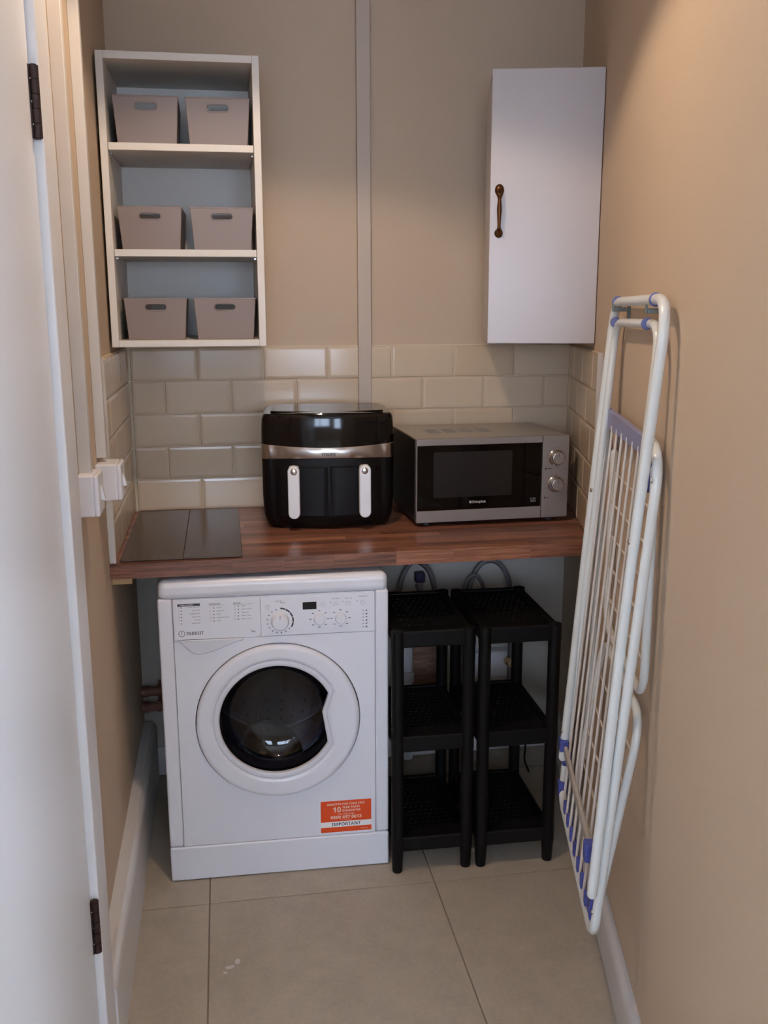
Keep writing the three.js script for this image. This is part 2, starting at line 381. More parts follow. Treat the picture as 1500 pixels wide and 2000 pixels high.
// ---------------------------------------------------------------- open shelf cupboard and its six bins
{
  const c = thing('shelf_cupboard', 'open white wall cupboard with three tiers of taupe bins', 'cupboard', [-.012, 1.426, 0]);
  const W = .411, Hh = .74, Dp = .36, t = .019;
  mesh('side_panel', bx(0, t, 0, Hh, .003, Dp), M.cabWhite, c); mesh('side_panel', bx(W - t, W, 0, Hh, .003, Dp), M.cabWhite, c);
  mesh('top_panel', bx(t, W - t, Hh - t, Hh, .003, Dp - .0006), M.cabWhite, c); mesh('bottom_panel', bx(t, W - t, 0, t - .001, .003, Dp - .0006), M.cabWhite, c);
  mesh('back_panel', bx(t, W - t, t, Hh - t, .004, .012, 0), M.cabWhite, c);
  for (const y of [.2365, .5025]) {
    mesh('shelf', bx(t + .001, W - t - .001, y, y + .0185, .013, Dp - .004), M.cabWhite, c);
    for (const x of [t, W - t - .007]) mesh('shelf_pin', bx(x, x + .007, y - .006, y - .0003, Dp - .06, Dp - .045, .001), M.chrome, c);
  }
}
function makeBin(label, pos, turn) {
  const b = thing('storage_bin', label, 'bin', pos, turn, 'taupe bins in the open cupboard');
  const wt = .166, wb = .15, h = .111, dt = .25, db = .235, th = .0024;
  const face = (w1, w2, slot) => { const s = new THREE.Shape(); s.moveTo(-w2 / 2, 0); s.lineTo(w2 / 2, 0); s.lineTo(w1 / 2, h); s.lineTo(-w1 / 2, h); s.closePath(); if (slot) s.holes.push(slotPath(0, h - .024, .055, .0145)); return plate(s, th, .0006, 1, 10); };
  const ti = Math.atan((dt - db) / 2 / h), tj = Math.atan((wt - wb) / 2 / h), g = [];
  g.push(face(wt, wb, true).rotateX(ti).translate(0, 0, db / 2 - th));
  g.push(face(wt, wb, true).rotateX(-ti).translate(0, 0, -db / 2));
  g.push(face(dt, db, false).rotateY(Math.PI / 2).rotateZ(-tj).translate(wb / 2 - th, 0, 0));
  g.push(face(dt, db, false).rotateY(Math.PI / 2).rotateZ(tj).translate(-wb / 2, 0, 0));
  g.push(bx(-wb / 2, wb / 2, 0, .003, -db / 2, db / 2, .001));
  mesh('tub', g, M.bin, b);
  const rim = [], q = .0035, y = h - .001;
  rim.push(bx(-wt / 2 - .001, wt / 2 + .001, y - q, y + .001, dt / 2 - q, dt / 2 + .001, .001), bx(-wt / 2 - .001, wt / 2 + .001, y - q, y + .001, -dt / 2 - .001, -dt / 2 + q, .001), bx(wt / 2 - q, wt / 2 + .001, y - q, y + .001, -dt / 2, dt / 2, .001), bx(-wt / 2 - .001, -wt / 2 + q, y - q, y + .001, -dt / 2, dt / 2, .001));
  mesh('rim', rim, M.bin, b);
  const lip = new THREE.Shape(); lip.setFromPoints(slotPath(0, 0, .061, .0205).getPoints(10)); lip.holes.push(slotPath(0, 0, .055, .0145));
  mesh('handle_slot', plate(lip, .0025, .0006, 1, 10).rotateX(ti).translate(0, h - .024, db / 2 + Math.tan(ti) * (h - .024) - .0005), M.bin, b);
  return b;
}
{
  const zc = .2, tiers = [[1.9475, 'top'], [1.6815, 'middle'], [1.4445, 'bottom']];
  let first = null;
  const topScale = () => { first.scale.y = 1.09; };
  const where = { top: 'on the top tier, under the cupboard top', middle: 'on the middle tier, between the two shelves', bottom: 'on the bottom tier, just over the wall tiles' };
  for (const [y, n] of tiers) for (const [x, side] of [[.1035, 'left'], [.2915, 'right']]) {
    const label = `taupe slotted plastic bin, ${side} one ${where[n]}`;
    if (!first) { first = makeBin(label, [x, y, zc], rr(-.01, .01)); continue; }
    const c = copy(first, label); c.position.set(x, y, zc + rr(-.004, .004)); c.rotation.y = rr(-.015, .015); if (n === 'top') c.scale.y = 1.09; else c.scale.y = 1;
  }
  topScale();
}

// ---------------------------------------------------------------- closed cupboard square with the right wall
{
  const [cx, cz] = onRight(.09);
  const c = thing('wall_cupboard', 'plain white wall cupboard with an old brass pull handle', 'cupboard', [cx, 1.429, cz], -T);
  mesh('carcass', [bx(-.297, -.28, 0, .714, 0, .392), bx(-.019, -.002, 0, .714, 0, .392), bx(-.28, -.019, 0, .018, 0, .392), bx(-.28, -.019, .696, .714, 0, .392), bx(-.28, -.019, .018, .696, 0, .006, 0)], M.doorWhite, c);
  const dr = mesh('door', bx(-.297, -.002, .001, .713, .394, .412, .0022), M.doorWhite, c);
  // turned brass pull: two rosettes and a waisted grip
  const h = new THREE.Group(); h.name = 'handle'; h.position.set(-.272, 0, .412); h.userData.label = 'antique brass pull handle'; c.add(h);
  const yT = .408, yB = .3;
  const ros = (r, y, s) => { const g = lathe([[0, .011], [r * .55, .010], [r * .9, .006], [r, .0015], [r, 0], [0, 0]], 28); g.rotateX(Math.PI / 2); g.scale(1, s, 1); return g.translate(0, y, 0); };
  mesh('rosette', ros(.0125, yT, 1.25), M.brass, h); mesh('rosette', ros(.0115, yB - .004, 1.05), M.brass, h);
  const pr = [[0, 0], [.006, 0], [.0048, .006], [.0042, .012], [.0052, .03], [.0066, .05], [.0064, .058], [.0048, .072], [.0044, .08], [.0078, .088], [.009, .09], [.0078, .093], [.0052, .096], [0, .097]];
  mesh('grip', [lathe(pr, 24).translate(0, yB + .004, .02), tube([[0, yB, .006], [0, yB + .001, .015], [0, yB + .007, .02]], .0048, 10, 10), tube([[0, yT, .006], [0, yT - .002, .015], [0, yT - .009, .02]], .005, 10, 10)], M.brass, h);
}

// ---------------------------------------------------------------- washing machine
function canvas(w, h) { const c = document.createElement('canvas'); c.width = w; c.height = h; return c; }
function ctex(c) { const t = new THREE.CanvasTexture(c); t.colorSpace = THREE.SRGBColorSpace; t.anisotropy = 8; return t; }
function fitUV(g, x0, y0, w, h) { const p = g.attributes.position, u = g.attributes.uv; for (let i = 0; i < p.count; i++) u.setXY(i, (p.getX(i) - x0) / w, (p.getY(i) - y0) / h); return g; }
{
  const t = thing('washing_machine', 'white front loading washing machine with an orange sticker under the worktop', 'washing machine', [.0915, 0, .642], -.0189);
  const W = .595, D = .54;
  mesh('side_panel', bx(0, .006, .012, .815, -D, -.02, .002), M.white, t); mesh('side_panel', bx(W - .006, W, .012, .815, -D, -.02, .002), M.white, t);
  mesh('back_panel', bx(.006, W - .006, .02, .81, -D, -D + .004, 0), M.whiteSoft, t);
  mesh('base', bx(.006, W - .006, .012, .02, -D, -.03, 0), M.whiteSoft, t);
  mesh('lid', new RoundedBoxGeometry(W, .052, D + .002, 5, .02).translate(W / 2, .824, -D / 2), M.white, t);
  mesh('post', bx(-.001, .0355, .1035, .802, -.075, 0, .006, 3), M.white, t); mesh('post', bx(.5605, W + .001, .1035, .802, -.075, 0, .006, 3), M.white, t);
  mesh('kick_plate', bx(-.001, W + .001, .002, .1015, -.075, .001, .005, 3), M.white, t);
  for (const x of [.05, .545]) for (const z of [-.06, -.48]) mesh('foot', cyl(.018, .02, .014, x, .007, z), M.rubber, t);
  // front panel with the porthole
  const cx = .3, cy = .4515, R = .2165;
  const fp = rectShape(.0365, .1025, .5595, .6895, .004); const hole = new THREE.Path(); hole.absarc(cx, cy, R + .0022, 0, Math.PI * 2, true); fp.holes.push(hole);
  mesh('front_panel', plate(fp, .004, .001, 1, 72).translate(0, 0, -.007), M.white, t);
  // control fascia print
  const cw = 2048, ch = 430, X0 = .0365, Y0 = .6905, PW = .524, PH = .1095, cv = canvas(cw, ch), g = cv.getContext('2d');
  g.fillStyle = '#e4e4ea'; g.fillRect(0, 0, cw, ch);
  const px = (x) => (x - X0) / PW * cw, py = (y) => ch - (y - Y0) / PH * ch, s = cw / PW;
  const ink = '#5a5a62';
  g.fillStyle = '#33333a'; g.fillRect(px(.0495), py(.7885), .057 * s, .0065 * s);
  g.fillStyle = '#e4e4ea'; g.font = 'bold 20px sans-serif'; g.fillText('PUSH & WASH', px(.055), py(.7835));
  g.fillStyle = ink; g.font = '17px sans-serif';
  const colA = ['Push & Wash 30°', 'Cotton 20°', 'Synthetics 60°', 'Cotton 60°', 'Mix 30°', 'Express 20°'];
  colA.forEach((w, i) => { const y = .7775 - i * .0086; g.textAlign = 'left'; g.fillText(String(i + 1), px(.051), py(y)); g.fillRect(px(.057), py(y + .0022), 12, 9); g.textAlign = 'right'; g.fillText(w, px(.1065), py(y)); });
  g.textAlign = 'left'; g.font = 'bold 22px sans-serif'; g.fillText('Traditional', px(.1285), py(.783)); g.fillText('Special', px(.1905), py(.783));
  g.fillRect(px(.1285), py(.7815), .042 * s, 2); g.fillRect(px(.1905), py(.7815), .05 * s, 2);
  g.font = '17px sans-serif';
  ['Cotton', 'Synthetics', 'White', 'Mixed Coloured', 'Wool'].forEach((w, i) => { const y = .7735 - i * .0088; g.fillText(String(i + 7), px(.130), py(y)); g.fillRect(px(.1395), py(y + .0022), 11, 10); g.fillText(w, px(.148), py(y)); });
  ['Sport', 'Special Shoes', 'Delicates', 'Rinse + Spin', 'Spin + Drain'].forEach((w, i) => { const y = .7755 - i * .0088; g.fillText(String(i + 12), px(.192), py(y)); g.fillRect(px(.202), py(y + .0022), 11, 10); g.fillText(w, px(.212), py(y)); });
  g.strokeStyle = '#4a4a52'; g.lineWidth = 5; g.beginPath(); g.arc(px(.0575), py(.7085), .0078 * s, 0, 7); g.stroke(); g.fillStyle = '#4a4a52'; g.fillRect(px(.0575) - 3, py(.7085) - 8, 6, 22); g.beginPath(); g.arc(px(.0575), py(.7085) - 16, 4, 0, 7); g.fill();
  g.font = 'bold 44px sans-serif'; g.fillText('INDESIT', px(.069), py(.7045)); g.font = 'bold 24px sans-serif'; g.fillText('7kg', px(.234), py(.7045));
  // dial marks
  const arc = (x, y, r, a0, a1, lw, col) => { g.strokeStyle = col; g.lineWidth = lw; g.beginPath(); g.arc(px(x), py(y), r * s, a0, a1); g.stroke(); };
  for (let i = 0; i < 5; i++) arc(.3096, .7305, .0345, -1.52 + i * .42, -1.52 + i * .42 + .37, 16, '#36363e');
  for (let i = 0; i < 11; i++) { const a = .72 + i * .37; g.fillStyle = ink; g.beginPath(); g.arc(px(.3096) + Math.cos(a) * .0325 * s, py(.7305) + Math.sin(a) * .0325 * s, 6.5, 0, 7); g.fill(); }
  for (const x of [.4126, .4686]) for (let i = 0; i < 8; i++) { const a = Math.PI / 2 + i * Math.PI / 4; g.fillStyle = ink; g.fillRect(px(x) + Math.cos(a) * .0235 * s - 11, py(.731) + Math.sin(a) * .0225 * s - 4, 22, 8); }
  g.fillStyle = ink; g.font = '17px sans-serif'; g.textAlign = 'center';
  g.fillText('Start/Pause', px(.5285), py(.7865)); g.fillText('Extra Rinse', px(.4566), py(.7835)); g.fillText('Easy Iron', px(.4896), py(.7835)); g.fillText('◷', px(.4236), py(.7835));
  g.font = 'bold 22px sans-serif'; g.fillText('▣', px(.2785), py(.781)); g.font = '20px sans-serif'; g.fillText('∿ Push &', px(.305), py(.783)); g.fillText('Wash', px(.318), py(.7785));
  for (const [x, y] of [[.443, .775], [.476, .776], [.5135, .776]]) { g.beginPath(); g.arc(px(x), py(y), 4.5, 0, 7); g.fill(); }
  for (let i = 0; i < 6; i++) { const y = .748 - i * .0089; g.beginPath(); g.arc(px(.5285), py(y), 5, 0, 7); g.fill(); g.fillRect(px(.535), py(y) - 8, 18, i % 2 ? 14 : 10); }
  const printed = phy({ map: ctex(cv), roughness: .34 });
  const dS = new THREE.Shape(); dS.moveTo(X0 + .0015, .6925); dS.lineTo(.241, .686 + .0045); dS.quadraticCurveTo(.2592, .691, .2595, .707); dS.lineTo(.2595, .7965); dS.lineTo(X0 + .0015, .7985); dS.closePath();
  let dg = prep(plate(dS, .004, .001, 2)); fitUV(dg, X0, Y0, PW, PH); dg.translate(0, 0, -.0045); mesh('detergent_drawer', dg, printed, t, true);
  const fS = new THREE.Shape(); fS.moveTo(.2605, .691); fS.lineTo(.5595, .691); fS.lineTo(.5595, .7975); fS.lineTo(.2605, .7965); fS.closePath();
  dg = prep(plate(fS, .004, .001, 2)); fitUV(dg, X0, Y0, PW, PH); dg.translate(0, 0, -.005); mesh('control_panel', dg, printed, t, true);
  mesh('fascia_backing', bx(.0365, .5595, .688, .8, -.03, -.0052, 0), M.whiteSoft, t);
  // scooped drawer grip under the drawer
  const sc = new THREE.Shape(); sc.moveTo(.045, .6905); sc.bezierCurveTo(.07, .672, .075, .650, .1, .6495); sc.bezierCurveTo(.13, .650, .18, .677, .214, .684); sc.lineTo(.214, .6905); sc.closePath();
  mesh('drawer_grip', plate(sc, .003, .0035, 4).translate(0, 0, -.003), M.whiteSoft, t);
  // knobs, buttons, display
  const knob = (name, x, y, r, hgt) => { const m = mesh(name, [lathe([[0, hgt], [r * .72, hgt], [r * .86, hgt - .002], [r * .92, .004], [r, .0015], [r, 0]], 40).rotateX(Math.PI / 2).translate(x, y, 0)], M.white, t); return m; };
  const k1 = knob('programme_dial', .3096, .7305, .0245, .02); mesh('pointer', bx(.3086, .3106, .742, .751, .0192, .0205, .0004), M.grey, k1);
  knob('option_dial', .4126, .731, .0155, .013); knob('option_dial', .4686, .731, .0155, .013);
  for (const [x, y, a, b] of [[.4236, .77, .0085, .0058], [.4566, .77, .0078, .0055], [.4896, .7705, .0078, .0055], [.5276, .7705, .0072, .0065], [.2785, .768, .0072, .0072]]) { const e = new THREE.Shape(); e.absellipse(0, 0, a, b, 0, Math.PI * 2); mesh('button', plate(e, .0012, .0007, 2, 20).translate(x, y, 0), M.whiteSoft, t); }
  mesh('display', bx(.3696, .4056, .7585, .7785, -.002, .0006, .0005), M.mwGlass, t);
  // door: ring with the cut-away grip, bezel, glass bowl
  const outline = (r, dx) => { const sh = new THREE.Path(); const gx = cx - .004, gy = cy + .0055, a0 = .455, a1 = -.5; sh.absarc(gx, gy, r, a0, Math.PI * 2 + a1, false); sh.lineTo(gx + .1195 + dx, gy + .014); sh.closePath(); return sh; };
  const ring = new THREE.Shape(); ring.absarc(cx, cy, R, 0, Math.PI * 2); ring.holes.push(outline(.166, .012));
  mesh('door_ring', plate(ring, .011, .013, 6, 96).translate(0, 0, -.012), M.white, t);
  const bez = new THREE.Shape(outline(.1685, .013).getPoints(72)); bez.holes.push(outline(.152, 0));
  mesh('door_bezel', plate(bez, .006, .006, 4, 72).translate(0, 0, -.002), M.whiteSoft, t);
  const gl = new THREE.Shape(outline(.156, .003).getPoints(72));
  // bulging glass: flat rim then a bowl reaching into the drum
  mesh('door_glass', [lathe([[.1585, 0], [.155, -.001], [.149, -.012], [.143, -.03], [.134, -.05], [.118, -.066], [.09, -.076], [.05, -.08], [0, -.081]], 72).rotateX(Math.PI / 2).translate(cx - .004, cy + .0055, .0015)], M.bowl, t);
  const gs = new THREE.Shape(); gs.absarc(cx, cy, R + .02, 0, 7); const gh = new THREE.Path(); gh.absarc(cx - .004, cy + .0055, .1585, 0, Math.PI * 2, true); gs.holes.push(gh);
  mesh('door_seal', [plate(gs, .004, 0, 1, 64).translate(0, 0, -.035), lathe([[.1585, -.032], [.157, -.05], [.152, -.058], [.157, -.066], [.152, -.074], [.158, -.082], [.17, -.088]], 64).rotateX(Math.PI / 2).translate(cx - .004, cy + .0055, 0)], M.seal, t);
  const dm = mesh('drum', [lathe([[.165, .0], [.2, -.004], [.228, -.012], [.23, -.04], [.23, -.34], [.22, -.36], [.09, -.352], [.06, -.33], [0, -.33]], 72).rotateX(Math.PI / 2).translate(cx, cy, -.09)], M.drum, t);
  const hs = []; for (let k = 0; k < 54; k++) for (let j = 0; j < 11; j++) { const a = (k + (j % 2) / 2) / 54 * Math.PI * 2; const e = new THREE.CircleGeometry(.0028, 6); e.rotateX(Math.PI / 2); e.translate(0, .2292, 0); e.rotateZ(0); e.translate(0, 0, -.15 - j * .024); e.rotateZ(a); hs.push(e.translate(cx, cy, 0)); }
  for (let r = 0; r < 4; r++) for (let k = 0; k < 10 + r * 8; k++) { const a = k / (10 + r * 8) * Math.PI * 2, q = .105 + r * .03; hs.push(new THREE.CircleGeometry(.003, 6).translate(cx + Math.cos(a) * q, cy + Math.sin(a) * q, -.4405 - .008 * (q - .09) / .13)); }
  const hm = mesh('perforations', hs, M.holes, dm); hm.userData.kind = 'stuff';
  for (let k = 0; k < 3; k++) {        // lifters: long rounded ridges along the drum, pierced on the crest
    const a = -.06 + k * 2.094, p = lathe([[0, .088], [.02, .085], [.044, .07], [.066, .042], [.078, 0]], 32); p.scale(1.15, 1, 1.75).rotateY(.35).translate(0, -.228, -.285).rotateZ(a);
    const lf = mesh('lifter', p.translate(cx, cy, 0), M.lifter, dm), q = [];
    for (let i = 0; i < 3; i++) for (let j = 0; j < 2; j++) q.push(new THREE.CircleGeometry(.0042, 8).rotateX(-Math.PI / 2 + .5).translate(-.03 + i * .016, -.228 + .083, -.262 - j * .014).rotateZ(a).translate(cx, cy, .004));
    mesh('perforation', q, M.holes, lf);
  }
  // orange guarantee sticker
  const sw = 768, sh = 520, sv = canvas(sw, sh), q = sv.getContext('2d');
  q.fillStyle = '#e8501c'; q.fillRect(0, 0, sw, sh); q.fillStyle = '#f2f0ee'; q.fillRect(0, sh * .665, sw, sh * .175);
  q.textAlign = 'center'; q.fillStyle = '#f6d8c8'; q.font = 'bold 47px sans-serif'; q.fillText('REGISTER FOR YOUR FREE', sw / 2, 74);
  q.font = 'bold 118px sans-serif'; q.fillText('10', 245, 190); q.textAlign = 'left'; q.font = 'bold 48px sans-serif'; q.fillText('YEAR PARTS', 325, 132); q.fillText('GUARANTEE', 325, 186);
  q.textAlign = 'center'; q.font = '34px sans-serif'; q.fillText('CALL FREE NOW', sw / 2, 236); q.font = 'bold 72px sans-serif'; q.fillText('0800 497 0613', sw / 2, 300); q.font = '24px sans-serif'; q.fillText('ref. on the back', sw / 2, 330);
  q.fillStyle = '#3a4550'; q.font = 'bold 76px sans-serif'; q.fillText('IMPORTANT', sw / 2, 418); q.fillStyle = '#f6d8c8'; q.font = '22px sans-serif'; q.fillText('400010000', sw - 110, 490);
  const st = prep(plate(rectShape(.4075, .1105, .5475, .2045, .002), .0004)); fitUV(st, .4075, .1105, .14, .094); st.translate(0, 0, -.002);
  mesh('sticker', st, phy({ map: ctex(sv), roughness: .42 }), t, true).userData.label = 'orange guarantee sticker with a white band reading important';
}

// ---------------------------------------------------------------- two-drawer air fryer
{
  const t = thing('air_fryer', 'black two drawer air fryer with a steel band and pale handles', 'air fryer', [.577, H0 + .0005, .205], -.075);
  const hw = .19, hd = .13;
  // plan outline: straight back, rounded corners, bowed front
  const sag = .045, fr = hd + .03;
  const front = (x) => fr - sag * (x / hw) ** 2;
  function outline(k, inset = 0) {
    const a = hw * k - inset, pts = [], rc = .032, zF = (x) => front(x / k) * k - inset, zB = -(hd + .01) * k + inset;
    const xs = a - rc, zc = zF(xs) - rc * .9;
    for (let i = 0; i <= 20; i++) { const x = -xs + 2 * xs * i / 20; pts.push([x, zF(x)]); }
    for (let i = 1; i <= 8; i++) { const q = Math.PI / 2 * (1 - i / 8); pts.push([xs + rc * Math.cos(q), zc + rc * .9 * Math.sin(q)]); }
    for (let i = 0; i <= 8; i++) { const q = -Math.PI / 2 * i / 8; pts.push([a - .04 + .04 * Math.cos(q), zB + .04 + .04 * Math.sin(q)]); }
    for (let i = 0; i <= 8; i++) { const q = -Math.PI / 2 - Math.PI / 2 * i / 8; pts.push([-a + .04 + .04 * Math.cos(q), zB + .04 + .04 * Math.sin(q)]); }
    for (let i = 0; i <= 7; i++) { const q = Math.PI - Math.PI / 2 * i / 8; pts.push([-xs + rc * Math.cos(q), zc + rc * .9 * Math.sin(q)]); }
    return pts;
  }
  function loft(levels, capTop, capBot) {     // levels: [k, y, curve] ; y may bend with x
    const rings = levels.map(([k, y, c = 0, ins = 0]) => outline(k, ins).map(([x, z]) => [x, y + c * (1 - Math.min(1, (x / hw) ** 2)) * (z > 0 ? 1 : .0), z]));
    const n = rings[0].length, pos = [], idx = [];
    rings.forEach((r) => r.forEach((p) => pos.push(...p)));
    for (let j = 0; j < rings.length - 1; j++) for (let i = 0; i < n; i++) { const a = j * n + i, b = j * n + (i + 1) % n; idx.push(a, b, a + n, b, b + n, a + n); }
    const cap = (j, up) => { const c = pos.length / 3; const y = rings[j].reduce((q, p) => q + p[1], 0) / n; pos.push(0, y + (up ? .002 : 0), 0); for (let i = 0; i < n; i++) { const a = j * n + i, b = j * n + (i + 1) % n; up ? idx.push(a, b, c) : idx.push(b, a, c); } };
    if (capTop) cap(rings.length - 1, true); if (capBot) cap(0, false);
    const g = new THREE.BufferGeometry(); g.setAttribute('position', new THREE.Float32BufferAttribute(pos, 3)); g.setIndex(idx); g.computeVertexNormals();
    return toCreasedNormals(g.toNonIndexed(), .6);
  }
  mesh('body', loft([[.9, .006], [.935, .012], [.975, .035], [.99, .06], [1, .1], [1, .204, .004]], true, true), M.blackSoft, t);
  mesh('steel_band', loft([[1.0, .2035, .006], [1.004, .2045, .006], [1.004, .2465, -.008], [1.0, .2475, -.008]], true, true), M.steel, t);
  mesh('lid', loft([[1.0, .247, -.008], [1.003, .249, -.008], [1.0, .29, 0], [.99, .318, .003], [.975, .327, .005], [.95, .3315, .006]], true, true), M.black, t);
  const pl = new THREE.Shape(outline(.86).map(([x, z]) => new THREE.Vector2(x, -z * .9 + .012)));
  mesh('top_plate', plate(pl, .004, .0015, 2).rotateX(-Math.PI / 2).translate(0, .3315, 0), M.black, t);
  for (const [x, y, z] of [[-.12, 0, .09], [.12, 0, .09], [-.12, 0, -.1], [.12, 0, -.1]]) mesh('foot', cyl(.014, .016, .008, x, .004, z), M.rubber, t);
  // drawers: two plates that follow the bow, a narrow gap between
  for (const sgn of [-1, 1]) {
    const pos = [], idx = [], nx = 14, a = .0022, b = .152, lev = [[.04, 0], [.043, .0035], [.182, .0045], [.186, 0]];
    for (const [y, o] of lev) for (let i = 0; i <= nx; i++) { const x = a + (b - a) * i / nx, e = (i === 0 || i === nx) ? 0 : o; pos.push(sgn * x, y, front(x) * (y < .06 ? .991 : 1) + e + .0005); }
    for (let j = 0; j < lev.length - 1; j++) for (let i = 0; i < nx; i++) { const p = j * (nx + 1) + i, q = p + 1, r = p + nx + 1, s = r + 1; sgn > 0 ? idx.push(p, q, r, q, s, r) : idx.push(p, r, q, q, r, s); }
    const g = new THREE.BufferGeometry(); g.setAttribute('position', new THREE.Float32BufferAttribute(pos, 3)); g.setIndex(idx); g.computeVertexNormals();
    const dr = mesh('drawer', toCreasedNormals(g.toNonIndexed(), .5), M.blackSoft, t);
    const hx = sgn > 0 ? .101 : -.099, hz = front(hx) + .016;
    const hg = prep(plate(rectShape(-.0165, -.0755, .0165, .0775, .0163), .012, .004, 4, 20)); hg.rotateY(Math.atan(2 * sag * hx / hw / hw) * .5).translate(hx, .114, hz);
    mesh('handle', [hg, bx(hx - .014, hx + .014, .14, .188, hz - .03, hz + .004, .006)], phy({ color: 0xf0f2f6, roughness: .4 }), dr);
    mesh('release_button', lathe([[0, .0065], [.007, .006], [.0098, .0035], [.0105, 0], [.0125, 0], [.0125, -.002]], 28).rotateX(Math.PI / 2).translate(hx, .175, hz + .013), M.chrome, dr);
  }
  const tw = text('TOWER', .0085, 0, .2155, front(0) + .0015); tw.rotateX(0);
  mesh('lettering', tw, M.print, t);
}

// ---------------------------------------------------------------- microwave
{
  const t = thing('microwave', 'silver microwave oven with two dials beside the black air fryer', 'microwave', [.815, H0 + .0005, .3805], .0345);
  const W = .4635, y0 = .0135, y1 = .2585, D = .325;
  mesh('casing', [bx(.0, W - .001, y0 + .001, y1 - .003, -D, -.022, .003)], M.mwSide, t);
  const tp = mesh('top_panel', bx(.001, W - .002, y1 - .004, y1, -D, -.02, .0015), M.silverTop, t);
  for (let k = 0; k < 4; k++) { const x = .088 + k * .0525, g = []; for (let i = 0; i < 7; i++) for (let j = 0; j < 5; j++) g.push(cyl(.0025, .0025, .001, x + i * .0056 - .0168, y1 + .0001, -.205 + j * .018, 'y', 6)); g.push(bx(x - .0195, x + .0195, y1 - .001, y1 + .0003, -.214, -.124, 0)); mesh('vent', g, M.grey, tp); }
  const dr = mesh('door', [bx(.001, .3808, y0, .0482, -.02, -.0005, .002), bx(.001, .3808, .2388, y1, -.02, -.0005, .002), bx(.001, .0036, y0 + .01, y1 - .01, -.02, -.001, .0008)], M.silver, t);
  mesh('door_glass', bx(.0035, .3798, .048, .239, -.018, -.0035, .001), M.mwGlass, dr);
  mesh('window_mesh', bx(.052, .2895, .086, .219, -.0035, -.0032, 0), M.mwMesh, dr);
  mesh('lettering', [text('Dimplex', .0075, .1905, .0665, -.0033), bx(.1605, .1675, .0665, .0735, -.0034, -.003, 0)], M.printPale, dr);
  mesh('energy_mark', [text('E·20L', .0055, .357, .0695, -.0033), text('800W', .0045, .357, .0625, -.0033)], M.grey, dr);
  const cp = mesh('control_panel', [bx(.3825, W, y0, y1, -.02, -.0005, .002)], M.silver, t);
  mesh('release_panel', bx(.3835, W - .001, y0 + .001, .0495, -.005, .0008, .0012), M.silver, cp);
  const tick = [];
  for (const [cy, n, a0, a1] of [[.193, 11, -2.5, .6], [.114, 9, -2.9, 1.2]]) {
    for (let i = 0; i < n; i++) { const a = Math.PI / 2 - (a0 + (a1 - a0) * i / (n - 1)) - 0.9; tick.push(bx(-.0012, .0012, -.0007, .0007, -.0006, 0, 0).translate(.4245 + Math.cos(a) * .0295, cy + Math.sin(a) * .0295, .0001)); }
    const kb = mesh('dial', lathe([[0, .021], [.0165, .021], [.0185, .019], [.0195, .012], [.0205, .004], [.0245, .003], [.0255, 0]], 44).rotateX(Math.PI / 2).translate(.4245, cy, -.0005), M.chrome, cp);
    mesh('dial_cap', lathe([[0, .0005], [.015, .0005], [.0158, 0]], 32).rotateX(Math.PI / 2).translate(.4245, cy, .0205), M.silver, kb);
    mesh('pointer', bx(.4238, .4252, cy + .004, cy + .014, .021, .0216, .0002), M.print, kb);
  }
  for (const [y, w] of [[.1605, .012], [.0735, .006]]) tick.push(new THREE.CircleGeometry(.003, 14).translate(.3925, y, -.0002), bx(.398, .398 + w, y - .001, y + .001, -.0006, 0, 0));
  mesh('printed_marks', tick, M.print, cp);
  for (const x of [.04, .42]) for (const z of [-.04, -.29]) mesh('foot', cyl(.012, .014, .014, x, .007, z), M.rubber, t);
}

// ---------------------------------------------------------------- two black plastic shelf units
function makeUnit(label, pos, w, turn) {
  const t = thing('shelf_unit', label, 'shelf unit', pos, turn, 'black three tier shelf units under the worktop');
  const d = .375, r = .0168;
  for (const x of [r, w - r]) for (const z of [-r, -d + r]) mesh('leg', lathe([[0, 0], [r * .78, 0], [r * .84, .004], [r * .9, .03], [r, .06], [r, .694], [r * .9, .701], [0, .702]], 20).translate(x, 0, z), M.blackMatt, t);
  for (const [yt, h] of [[.7, .046], [.403, .046], [.104, .042]]) {
    const s = rectShape(.008, .008, w - .008, d - .008, .01);
    const nx = Math.floor((w - .075) / .0165);
    for (let i = 0; i < nx; i++) for (let j = 0; j < 12; j++) { const x = .042 + i * .0165 + (j % 2 ? .008 : 0), z = .075 + j * .0215; if (x > w - .036) continue; const hp = new THREE.Path(); hp.absellipse(x, z, .0046, .0034, 0, Math.PI * 2); s.holes.push(hp); }
    const tray = plate(s, .003, 0, 1, 5).rotateX(-Math.PI / 2).translate(0, yt - .009, 0);
    const sh = mesh('shelf', tray, M.blackMatt, t);
    const rim = [bx(r, w - r, yt - h, yt, -.0225, -.0075, .005, 3), bx(r, w - r, yt - h, yt, -d + .0075, -d + .0225, .005, 3), bx(.0075, .0225, yt - h, yt, -d + r, -r, .005, 3), bx(w - .0225, w - .0075, yt - h, yt, -d + r, -r, .005, 3)];
    for (const x of [r, w - r]) for (const z of [-r, -d + r]) rim.push(cyl(r + .0008, r + .0008, h, x, yt - h / 2, z, 'y', 20));
    mesh('rim', rim, M.blackMatt, sh);
  }
  return t;
}
const unit = makeUnit('black plastic three tier shelf unit standing against the washing machine', [.688, 0, .708], .2265, -.014);
{ const c = copy(unit, 'black plastic three tier shelf unit standing nearest the drying rack'); c.position.set(.923, 0, .716); c.rotation.y = -.012; }

